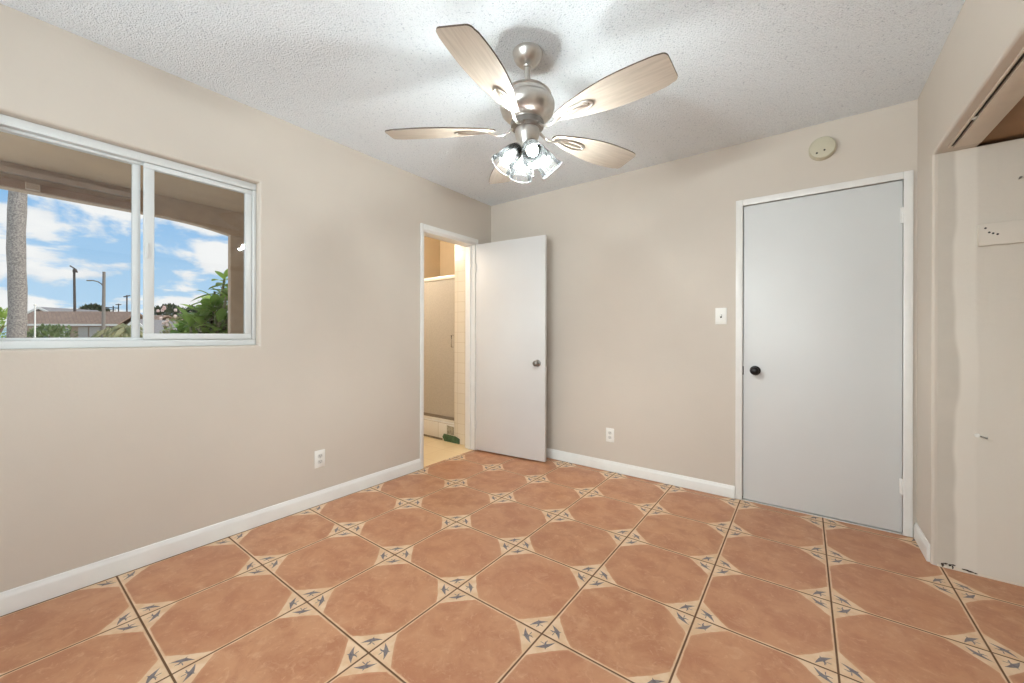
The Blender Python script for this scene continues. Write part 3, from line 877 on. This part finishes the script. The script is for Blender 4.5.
link('top_rail', bx((-0.498, -0.016, zt_ - 0.040), (0.482, 0.016, zt_), 0.003), M_ALU, shd, smooth=30)
link('side_rail', bx((0.462, -0.014, 0.028), (0.484, 0.014, zt_ - 0.040), 0.002), M_ALU, shd, smooth=30)
link('side_rail', bx((-0.498, -0.014, 0.028), (-0.476, 0.014, zt_ - 0.040), 0.002), M_ALU, shd, smooth=30)
link('bottom_rail', bx((-0.498, -0.016, 0.0), (0.482, 0.016, 0.028), 0.002), M_ALU, shd, smooth=30)
link('door_sweep', bx((-0.476, -0.010, 0.028), (0.462, 0.010, 0.062), 0.002), mat('grey_sweep', srgb(150, 136, 118), 0.5), shd)
link('obscure_glass', bx((-0.476, -0.003, 0.062), (0.462, 0.003, zt_ - 0.040)), mat('obscure_glass', srgb(196, 188, 174), 0.35, var=0.05, scale=60, bump=0.3, bscale=90), shd)
bm = bmesh.new(); tube(bm, [(0.425, -0.004, 0.83), (0.425, -0.035, 0.83), (0.425, -0.035, 0.96), (0.425, -0.004, 0.96)], 0.006)
link('handle', bm, M_CHROME, shd, smooth=40)

# ------------------------------------------------------------------ porch outside the window
M_STUCCO = mat('tan_stucco', srgb(184, 160, 138), 0.9, var=0.05, bump=0.4, bscale=60)
M_SOFFIT = mat('tan_soffit', srgb(186, 156, 126), 0.85, var=0.06, scale=3)
M_BOARD = mat('taupe_board', srgb(176, 154, 136), 0.7, var=0.05)
M_FASCIA = mat('brown_fascia', srgb(150, 122, 104), 0.7, var=0.05)
struct(link('ground', bx((-160, -90, -0.62), (XB0 - 0.02, 120, -0.42)), mat('pale_bounce_ground', srgb(206, 198, 182), 0.95, var=0.08, scale=0.4)), 'unseen ground outside the window, made pale to bounce sun under the porch', 'ground')  # unseen ground, colour raised to bounce sunlight up under the porch
struct(link('floor_porch', bx((-1.85, -2.6, -0.42), (XB0 - 0.002, 1.49, -0.12)), mat('porch_concrete', srgb(180, 172, 160), 0.9)), 'concrete porch slab', 'floor')
struct(link('ceiling_porch', bx((-1.85, -2.6, 2.30), (XB0 - 0.002, 1.49, 2.36)), M_SOFFIT), 'tan porch soffit seen through the window', 'ceiling')
struct(link('trim_3', bx((-2.2, -2.7, 2.365), (XB0 - 0.002, 1.49, 2.62), 0.0), M_FASCIA), 'porch roof edge', 'trim')
# arched header: flat, then sweeping down to the pillar
PY = 0.975
arch = [(-2.6, 2.30), (-2.6, 2.128), (0.30, 2.132), (0.50, 2.131), (0.66, 2.124), (0.78, 2.112), (0.86, 2.100), (0.92, 2.088), (PY, 2.078), (PY, 2.076), (1.49, 2.076), (1.49, 2.30)]
bm = bmesh.new(); prism(bm, arch, (0, 1, 0), (0, 0, 1), (1, 0, 0), (-1.60, 0, 0), -0.08, 0.0)
struct(link('wall_porch_header', bm, M_STUCCO), 'tan stucco arched porch header', 'wall')
bm = bx((-1.67, PY, -0.12), (-1.60, 1.49, 2.077), 0.012)
struct(link('wall_porch_pillar', bm, M_STUCCO, smooth=30), 'tan stucco porch pillar at the end of the arch', 'wall')
struct(link('trim_4', bx((-1.599, -2.6, 2.225), (-1.565, 0.33, 2.262), 0.002), M_BOARD), 'taupe ledger board along the porch header', 'trim')
struct(link('trim_5', bx((-1.599, -2.6, 2.132), (-1.570, 0.33, 2.185), 0.002), M_FASCIA), 'brown board along the bottom of the porch header', 'trim')
jb = bmesh.new(); box(jb, (-1.570, -0.215, 2.135), (-1.535, -0.150, 2.180), 0.004)
tag(link('junction_box', jb, M_BOARD), 'small taupe junction box on the brown porch header board', 'junction box')

# ------------------------------------------------------------------ beyond the porch
R_, F_ = Vector((0.803, 0.596, 0)), Vector((-0.596, 0.803, 0))
AZ = math.atan2(0.596, 0.803)
GZ = -0.42
M_BARK = mat('grey_palm_bark', srgb(136, 127, 120), 0.95, var=0.4, scale=45, bump=0.8, bscale=30)
M_FROND = mat('palm_frond', srgb(96, 120, 62), 0.7, var=0.2)
def leaf_mat(name, a, b_, rough=0.55):
    m, n, p = base_mat(name)
    g = n.noise(n.pos(), 3.0, 3)
    n.l.new(n.mix(n.step(g, 0.35, 0.65), a, b_), p.inputs['Base Color'])
    p.inputs['Roughness'].default_value = rough
    out = [x for x in n.n if x.type == 'OUTPUT_MATERIAL'][0]
    tl = n.new('ShaderNodeBsdfTranslucent')
    n.l.new(n.mix(n.step(g, 0.35, 0.65), a, b_), tl.inputs[0])
    mx = n.new('ShaderNodeMixShader'); mx.inputs[0].default_value = 0.4
    n.l.new(p.outputs[0], mx.inputs[1]); n.l.new(tl.outputs[0], mx.inputs[2]); n.l.new(mx.outputs[0], out.inputs[0])
    return m

pt = empty('palm_tree', (-8.605, -0.02, GZ), 0, 'tall palm with a grey speckled trunk just beyond the porch', 'tree')
bm = bmesh.new()
n = 24
tube(bm, [(0.02 * math.sin(k * 0.7), 0.01 * math.cos(k), 8.2 * k / n) for k in range(n + 1)], [0.112 - 0.01 * k / n + (0.006 if k % 2 else 0) for k in range(n + 1)], 18)
link('trunk', bm, M_BARK, pt, smooth=60)
bm = bmesh.new()
rr = random.Random(3)
for k in range(22):
    az = 2 * PI * k / 22 * 1.618 * 3; el = rr.uniform(-0.3, 1.1); L = rr.uniform(1.6, 2.2)
    dirh = Vector((math.cos(az), math.sin(az), 0)); side = Vector((-math.sin(az), math.cos(az), 0))
    prev = None
    for j in range(9):
        s = j / 8
        c = Vector((0, 0, 8.1)) + dirh * L * s * math.cos(el) + Vector((0, 0, 1)) * (L * s * math.sin(el) - 1.1 * s * s)
        wdt = 0.30 * math.sin(PI * min(0.98, s * 0.9 + 0.1))
        row = [bm.verts.new(c - side * wdt - Vector((0, 0, wdt * .5))), bm.verts.new(c), bm.verts.new(c + side * wdt - Vector((0, 0, wdt * .5)))]
        if prev:
            bm.faces.new((prev[0], prev[1], row[1], row[0])); bm.faces.new((prev[1], prev[2], row[2], row[1]))
        prev = row
link('fronds', bm, M_FROND, pt)

def leafy(bm, c, rad, nleaf, lsize, rng, flat=1.0, tufts=None):
    c = Vector(c)
    for k in range(nleaf):
        v = Vector((rng.gauss(0, 1), rng.gauss(0, 1), rng.gauss(0, 1))).normalized()
        p = c + Vector((v.x * rad[0], v.y * rad[1], v.z * rad[2])) * rng.uniform(0.55, 1.0) ** 0.5
        dn = (v + Vector((rng.uniform(-.6, .6), rng.uniform(-.6, .6), rng.uniform(-.3, .8)))).normalized()
        s, u = frame_from(dn)
        L, Wd = lsize * rng.uniform(.7, 1.3), lsize * 0.32
        a = [p, p + dn * L * .35 + s * Wd, p + dn * L, p + dn * L * .35 - s * Wd]
        bm.faces.new([bm.verts.new(x) for x in a])
    return bm

def tree(name, base, h, rad, nleaf, ls, m, label, seed, cat='tree', blobs=5, trunk=True, kids=None):
    """clumped crown over a trunk that forks"""
    rng = random.Random(seed)
    r = empty(name, base, 0, label, cat)
    bm = bmesh.new()
    cz = h - rad[2]
    leafy(bm, (0, 0, cz), [x * .8 for x in rad], nleaf // 2, ls, rng)
    for k in range(blobs):
        t = 2 * PI * k / blobs
        cc = (rad[0] * .55 * math.cos(t), rad[1] * .55 * math.sin(t), cz + rad[2] * rng.uniform(-.3, .35))
        leafy(bm, cc, [x * .5 for x in rad], nleaf // (2 * blobs), ls, rng)
    link('foliage', bm, m, r)
    if trunk:
        bm = bmesh.new()
        tube(bm, [(0, 0, 0), (0.03 * h, 0, cz * .5), (0, 0, cz)], [0.05 * h, 0.04 * h, 0.02 * h], 8)
        for k in range(3):
            t = 2 * PI * k / 3
            tube(bm, [(0, 0, cz * .6), (rad[0] * .5 * math.cos(t), rad[1] * .5 * math.sin(t), cz + rad[2] * .2)], [0.025 * h, 0.012 * h], 6)
        link('trunk', bm, mat('bark_' + name, srgb(110, 92, 76), 0.9), r)
    return r

M_DKLEAF = leaf_mat('dark_leaf', srgb(66, 76, 56), srgb(92, 100, 76))
M_MIDLEAF = leaf_mat('mid_leaf', srgb(92, 112, 64), srgb(130, 146, 92))
M_BRLEAF = leaf_mat('bright_leaf', srgb(120, 150, 52), srgb(164, 186, 84))
M_OLIVE = leaf_mat('olive_leaf', srgb(120, 124, 84), srgb(158, 152, 112))
tree('roadside_tree', (-20.3, -0.25, GZ), 2.75, (0.75, 0.75, 1.1), 900, 0.16, M_BRLEAF, 'bright green bush left of the grey palm trunk', 11, 'bush')
tree('round_tree', (-84.2, 9.85, GZ), 6.2, (1.9, 1.9, 1.5), 900, 0.5, M_DKLEAF, 'round dark tree rising behind the long brown roof', 12)
tree('garden_shrub', (-51.0, 3.1, GZ), 2.45, (1.6, 1.6, 1.3), 700, 0.4, M_MIDLEAF, 'green shrub in front of the long brown roofed house', 13, 'shrub')
tree('garden_shrub', (-49.2, 6.6, GZ), 2.1, (0.8, 0.8, 1.1), 400, 0.35, M_OLIVE, 'olive shrub beside the street lamp pole', 14, 'shrub')
tree('broad_tree', (-88.3, 19.2, GZ), 7.37, (3.4, 3.2, 3.6), 1600, 0.65, M_DKLEAF, 'dark spreading tree beyond the gabled house', 15)
tree('broad_tree', (-104.8, 26.9, GZ), 8.1, (3.0, 3.0, 4.0), 1100, 0.8, M_DKLEAF, 'dark tree behind the pink flowering shrub', 25)

# young palms by the street lamp
def small_palm(base, h, label, seed, lean):
    rng = random.Random(seed)
    r = empty('garden_palm', base, 0, label, 'palm', 'garden palms by the street lamp')
    bm = bmesh.new(); tube(bm, [(0, 0, 0), (lean * .4, 0, h * .4), (lean, 0, h * .8)], [0.16, 0.13, 0.11], 8)
    link('trunk', bm, M_BARK, r, smooth=60)
    bm = bmesh.new()
    for k in range(20):
        az = k * 2.4; el = rng.uniform(0.1, 1.2); L = rng.uniform(0.9, 1.25)
        dh = Vector((math.cos(az), math.sin(az), 0)); sd_ = Vector((-math.sin(az), math.cos(az), 0)); prev = None
        for j in range(7):
            s = j / 6
            c = Vector((lean, 0, h * .78)) + dh * L * s * math.cos(el) + Vector((0, 0, L * s * math.sin(el) - 1.3 * s * s))
            wd = 0.16 * math.sin(PI * min(0.97, s * .9 + .1))
            row = [bm.verts.new(c - sd_ * wd - Vector((0, 0, wd))), bm.verts.new(c), bm.verts.new(c + sd_ * wd - Vector((0, 0, wd)))]
            if prev:
                bm.faces.new((prev[0], prev[1], row[1], row[0])); bm.faces.new((prev[1], prev[2], row[2], row[1]))
            prev = row
    link('fronds', bm, M_OLIVE, r)
small_palm((-31.2, 4.25, GZ), 2.35, 'drooping olive palm just right of the street lamp pole', 4, 0.1)
small_palm((-26.3, 4.25, GZ), 2.45, 'drooping olive palm beside the white window mullion', 5, -0.1)

# houses
def house(name, origin, az, W, D, zw, zr, mroof, mwall, label, gable_front=False, wins=(), over=0.5):
    r = empty(name, origin, az, label, 'house')
    link('wall', bx((-W / 2, 0, 0), (W / 2, D, zw)), mwall, r)
    bm = bmesh.new()
    if not gable_front:
        prism(bm, [(-over, zw - 0.12), (-over, zw + 0.02), (D / 2, zr), (D + over, zw + 0.02), (D + over, zw - 0.12), (D / 2, zr - 0.16)], (0, 1, 0), (0, 0, 1), (1, 0, 0), (0, 0, 0), -W / 2 - over, W / 2 + over)
        link('roof', bm, mroof, r)
        bm = bmesh.new(); box(bm, (-W / 2 - over, -over - 0.04, zw - 0.16), (W / 2 + over, -over - 0.002, zw + 0.03)); link('fascia', bm, M_FWHITE, r)
    else:
        prism(bm, [(-W / 2 - over, zw - 0.15), (-W / 2 - over, zw), (0, zr), (W / 2 + over, zw), (W / 2 + over, zw - 0.15), (0, zr - 0.2)], (1, 0, 0), (0, 0, 1), (0, 1, 0), (0, 0, 0), -over, D + over)
        link('roof', bm, mroof, r)
        bm = bmesh.new(); prism(bm, [(-W / 2, zw - 0.15), (0, zr - 0.2), (W / 2, zw - 0.15)], (1, 0, 0), (0, 0, 1), (0, 1, 0), (0, 0, 0), 0.01, 0.06); link('gable', bm, mwall, r)
        bm = bmesh.new()
        prism(bm, [(-W / 2 - over, zw - 0.22), (-W / 2 - over, zw + 0.02), (0, zr + 0.02), (W / 2 + over, zw + 0.02), (W / 2 + over, zw - 0.22), (0, zr - 0.26)], (1, 0, 0), (0, 0, 1), (0, 1, 0), (0, 0, 0), -over - 0.06, -over - 0.002)
        link('bargeboard', bm, M_FWHITE, r)
    for (x0, x1, z0, z1, kind) in wins:
        if kind == 'w':
            bm = bmesh.new()
            t = 0.10
            for lo, hi in (((x0, z0), (x1, z0 + t)), ((x0, z1 - t), (x1, z1)), ((x0, z0), (x0 + t, z1)), ((x1 - t, z0), (x1, z1)), (((x0 + x1) / 2 - .05, z0), ((x0 + x1) / 2 + .05, z1)), ((x0, (z0 + z1) / 2 - .05), (x1, (z0 + z1) / 2 + .05))):
                box(bm, (lo[0], -0.07, lo[1]), (hi[0], -0.001, hi[1]))
            f = link('window_frame', bm, M_FWHITE, r)
            link('pane', bx((x0 + t, -0.03, z0 + t), (x1 - t, -0.001, z1 - t)), M_HGLASS, f)
        else:
            link('garage_door', bx((x0, -0.05, z0), (x1, -0.001, z1), 0.01), mat('grey_door_panel', srgb(170, 166, 160), 0.6), r)
    return r
M_FWHITE = mat('white_house_trim', srgb(226, 222, 214), 0.7)
M_HGLASS = mat('house_window_glass', srgb(110, 118, 118), 0.15)
M_ROOF = brick_mat('brown_shingle', srgb(140, 116, 100), srgb(126, 103, 88), srgb(100, 82, 72), 0.4, 0.25, 'xy', 0.02, 0.9)
M_ROOFG = mat('grey_roof', srgb(120, 116, 116), 0.9, var=0.1)
M_HWALL = mat('taupe_house_wall', srgb(160, 140, 122), 0.85)
M_HWALL2 = mat('cream_house_wall', srgb(200, 190, 172), 0.85)
ctr = Vector((-58.0, 4.4, GZ))
hA = house('ranch_house', ctr + F_ * 0.6, AZ, 10.2, 3.4, 2.55, 3.98, M_ROOF, M_HWALL, 'long low house with a brown shingle roof across the street',
      wins=((-3.6, -1.9, 0.6, 2.25, 'w'), (1.1, 2.1, 0.2, 2.3, 'd'), (2.25, 3.4, 0.2, 2.3, 'd'), (-0.9, 0.2, 0.8, 2.2, 'w'), (3.6, 4.6, 0.9, 2.2, 'w')))
bm = bmesh.new(); tube(bm, [(-1.2, 2.0, 3.2), (-1.2, 2.0, 3.75)], 0.14); link('roof_vent', bm, M_FWHITE, hA)
bm = bmesh.new()
for a, b_ in (((0.6, 4, 4.0), (0.6, 4, 4.75)), ((-0.7, 4, 4.6), (1.1, 4, 4.5)), ((-0.5, 4, 4.35), (0.9, 4, 4.28)), ((1.2, 4, 4.0), (1.2, 4, 5.0)), ((0.9, 4, 4.9), (1.5, 4, 4.9))):
    tube(bm, [a, b_], 0.05, 6)
link('antenna', bm, M_BLACK, hA)
house('distant_house', (-74.6, 4.2, GZ), AZ, 5.2, 6.0, 3.5, 4.95, M_ROOFG, M_HWALL, 'grey roofed house showing behind the palm trunk', True)
house('distant_house', (-77.5, 12.3, GZ), AZ, 6.0, 6.0, 3.2, 4.5, M_ROOF, M_HWALL2, 'far house behind the drooping palms')
house('gabled_house', (-38.9, 6.75, GZ), AZ, 2.4, 5.0, 1.6, 2.75, M_ROOFG, M_HWALL2, 'pale house with a white edged gable right of the mullion', True, wins=((0.1, 0.8, 0.8, 1.7, 'w'),), over=0.15)

# poles
up_ = empty('utility_pole', (-64.3, 5.95, GZ), AZ, 'tall dark wooden utility pole behind the long brown roof', 'utility pole')
M_WOODP = mat('dark_pole_wood', srgb(74, 66, 62), 0.9)
bm = bmesh.new(); tube(bm, [(0, 0, 0), (-0.15, 0, 9.0)], [0.14, 0.10], 10); link('pole', bm, M_WOODP, up_, smooth=50)
bm = bmesh.new(); tube(bm, [(-0.62, 0, 9.35), (0.05, 0, 8.95), (0.2, 0, 8.6)], 0.07, 8); box(bm, (-0.24, -0.1, 8.6), (0.0, 0.1, 8.9), 0.02); link('crossarm', bm, M_WOODP, up_)

sl = empty('street_lamp', (-37.41, 4.74, GZ), AZ, 'grey street lamp pole with one curved arm across the street', 'street lamp')
M_CONC = mat('grey_lamp_pole', srgb(128, 120, 112), 0.8)
bm = bmesh.new(); tube(bm, [(0, 0, 0), (0.05, 0, 6.0)], [0.115, 0.085], 12); link('pole', bm, M_CONC, sl, smooth=50)
bm = bmesh.new()
tube(bm, [(0.02, 0, 4.95), (-0.15, 0, 5.15), (-0.4, 0, 5.3), (-0.75, 0, 5.38), (-0.95, 0, 5.38)], 0.04, 8); link('arm', bm, M_CONC, sl, smooth=50)
bm = bmesh.new(); box(bm, (-1.16, -0.07, 5.33), (-0.9, 0.07, 5.41), 0.03); link('lamp_head', bm, M_CONC, sl, smooth=50)

fp = empty('flag_pole', (-38.18, 1.685, GZ), 0, 'thin white pole right of the grey palm trunk', 'pole')
bm = bmesh.new(); tube(bm, [(0, 0, 0), (0, 0, 3.45)], [0.05, 0.035], 8); link('pole', bm, M_FWHITE, fp, smooth=50)
bm = bmesh.new(); bmesh.ops.create_uvsphere(bm, u_segments=10, v_segments=8, radius=0.07, matrix=Matrix.Translation((0, 0, 3.48))); link('finial', bm, M_FWHITE, fp, smooth=50)

tp = empty('utility_pole', (-66.5, 10.56, GZ), AZ, 'thin far utility pole with a short crossarm beside the mullion', 'utility pole')
bm = bmesh.new(); tube(bm, [(0, 0, 0), (0, 0, 6.5)], [0.09, 0.07], 8); link('pole', bm, M_WOODP, tp)
bm = bmesh.new(); tube(bm, [(-0.4, 0, 6.3), (0.4, 0, 6.45)], 0.07, 6); link('crossarm', bm, M_WOODP, tp)

# flowering shrub with pale pink clusters
fl = tree('flowering_shrub', (-8.85, 2.28, GZ), 2.12, (0.42, 0.42, 0.85), 700, 0.10, M_OLIVE, 'shrub with pale pink flower clusters beyond the porch', 31, 'shrub')
rng = random.Random(5)
M_PINK = leaf_mat('pink_flower', srgb(214, 176, 170), srgb(236, 220, 212))
for k in range(26):
    v = Vector((rng.uniform(-.30, .22), rng.uniform(-.32, .22), rng.uniform(1.72, 2.22)))
    bm = bmesh.new()
    bmesh.ops.create_icosphere(bm, subdivisions=3, radius=0.034)
    for q_ in bm.verts:
        q_.co = v + q_.co * (0.72 + 0.55 * abs(math.sin(q_.co.x * 95 + k) * math.sin(q_.co.y * 95) * math.sin(q_.co.z * 95 + 1.3)) + rng.uniform(0, .12))
    link('flower_cluster', bm, M_PINK, fl)

# broad-leaved plant just outside the arch: whorls of long leaves on stems
bp = empty('broad_leaved_tree', (-2.62, 1.02, GZ), 0, 'bright green broad leaved tree right outside the porch arch', 'tree')
stems, whorls = bmesh.new(), []
rng = random.Random(21)
tips = [(0.13, 0.01, 1.452), (0.095, 0.108, 1.624), (0.128, -0.116, 1.329), (-0.181, -0.158, 1.154), (-0.097, 0.028, 1.199), (0.377, 0.069, 1.288), (0.241, 0.154, 1.77), (-0.061, 0.117, 1.379), (0.158, -0.156, 1.11), (0.043, 0.069, 1.099), (0.037, 0.19, 1.48), (-0.124, 0.008, 1.442), (-0.184, -0.223, 1.078), (0.359, 0.18, 1.484), (0.278, 0.244, 1.22), (0.344, 0.044, 1.163), (-0.337, -0.088, 1.256), (0.443, 0.118, 1.621), (-0.346, 0.03, 1.259), (0.052, 0.014, 1.294), (-0.155, 0.172, 1.259), (0.292, 0.13, 1.196), (-0.248, 0.041, 1.099), (-0.14, -0.066, 1.187), (0.208, 0.006, 1.184), (0.09, 0.229, 1.345), (0.01, 0.17, 1.088), (-0.483, -0.071, 1.076), (0.267, 0.049, 1.459), (-0.027, 0.08, 1.553), (0.272, -0.071, 1.337), (0.234, 0.211, 1.099)]
tips = [(a_, b_, c_ - GZ) for a_, b_, c_ in tips]
for t in tips:
    tube(stems, [(0, 0, 0), (t[0] * .3, t[1] * .3, 1.2), (t[0] * .9, t[1] * .9, t[2] - 0.15), t], [0.03, 0.025, 0.014, 0.010], 6)
link('stem', stems, mat('green_stem', srgb(122, 116, 86), 0.8), bp, smooth=50)
def long_leaf(bm, p, dn, L, Wd, droop):
    s, u = frame_from(dn)
    prev = None; N = 6
    for j in range(N + 1):
        t = j / N
        c = Vector(p) + dn * L * t + Vector((0, 0, -droop * t * t))
        wd = Wd * (math.sin(PI * (t * 0.88 + 0.06)) ** 0.8) if j < N else 0.002
        row = [bm.verts.new(c - s * wd + u * wd * .25), bm.verts.new(c), bm.verts.new(c + s * wd + u * wd * .25)]
        if prev:
            bm.faces.new((prev[0], prev[1], row[1], row[0])); bm.faces.new((prev[1], prev[2], row[2], row[1]))
        prev = row
bm = bmesh.new()
for t in tips:
    for k in range(10):
        az = k * 2.4 + rng.uniform(-.3, .3); el = rng.uniform(-0.35, 0.95)
        dn = Vector((math.cos(az) * math.cos(el), math.sin(az) * math.cos(el), math.sin(el)))
        long_leaf(bm, Vector(t) - Vector((0, 0, 0.012 * k)), dn, rng.uniform(.15, .24), rng.uniform(.034, .054), rng.uniform(.02, .08))
link('leaves', bm, leaf_mat('glossy_green_leaf', srgb(116, 148, 58), srgb(172, 196, 102), 0.4), bp, smooth=60)
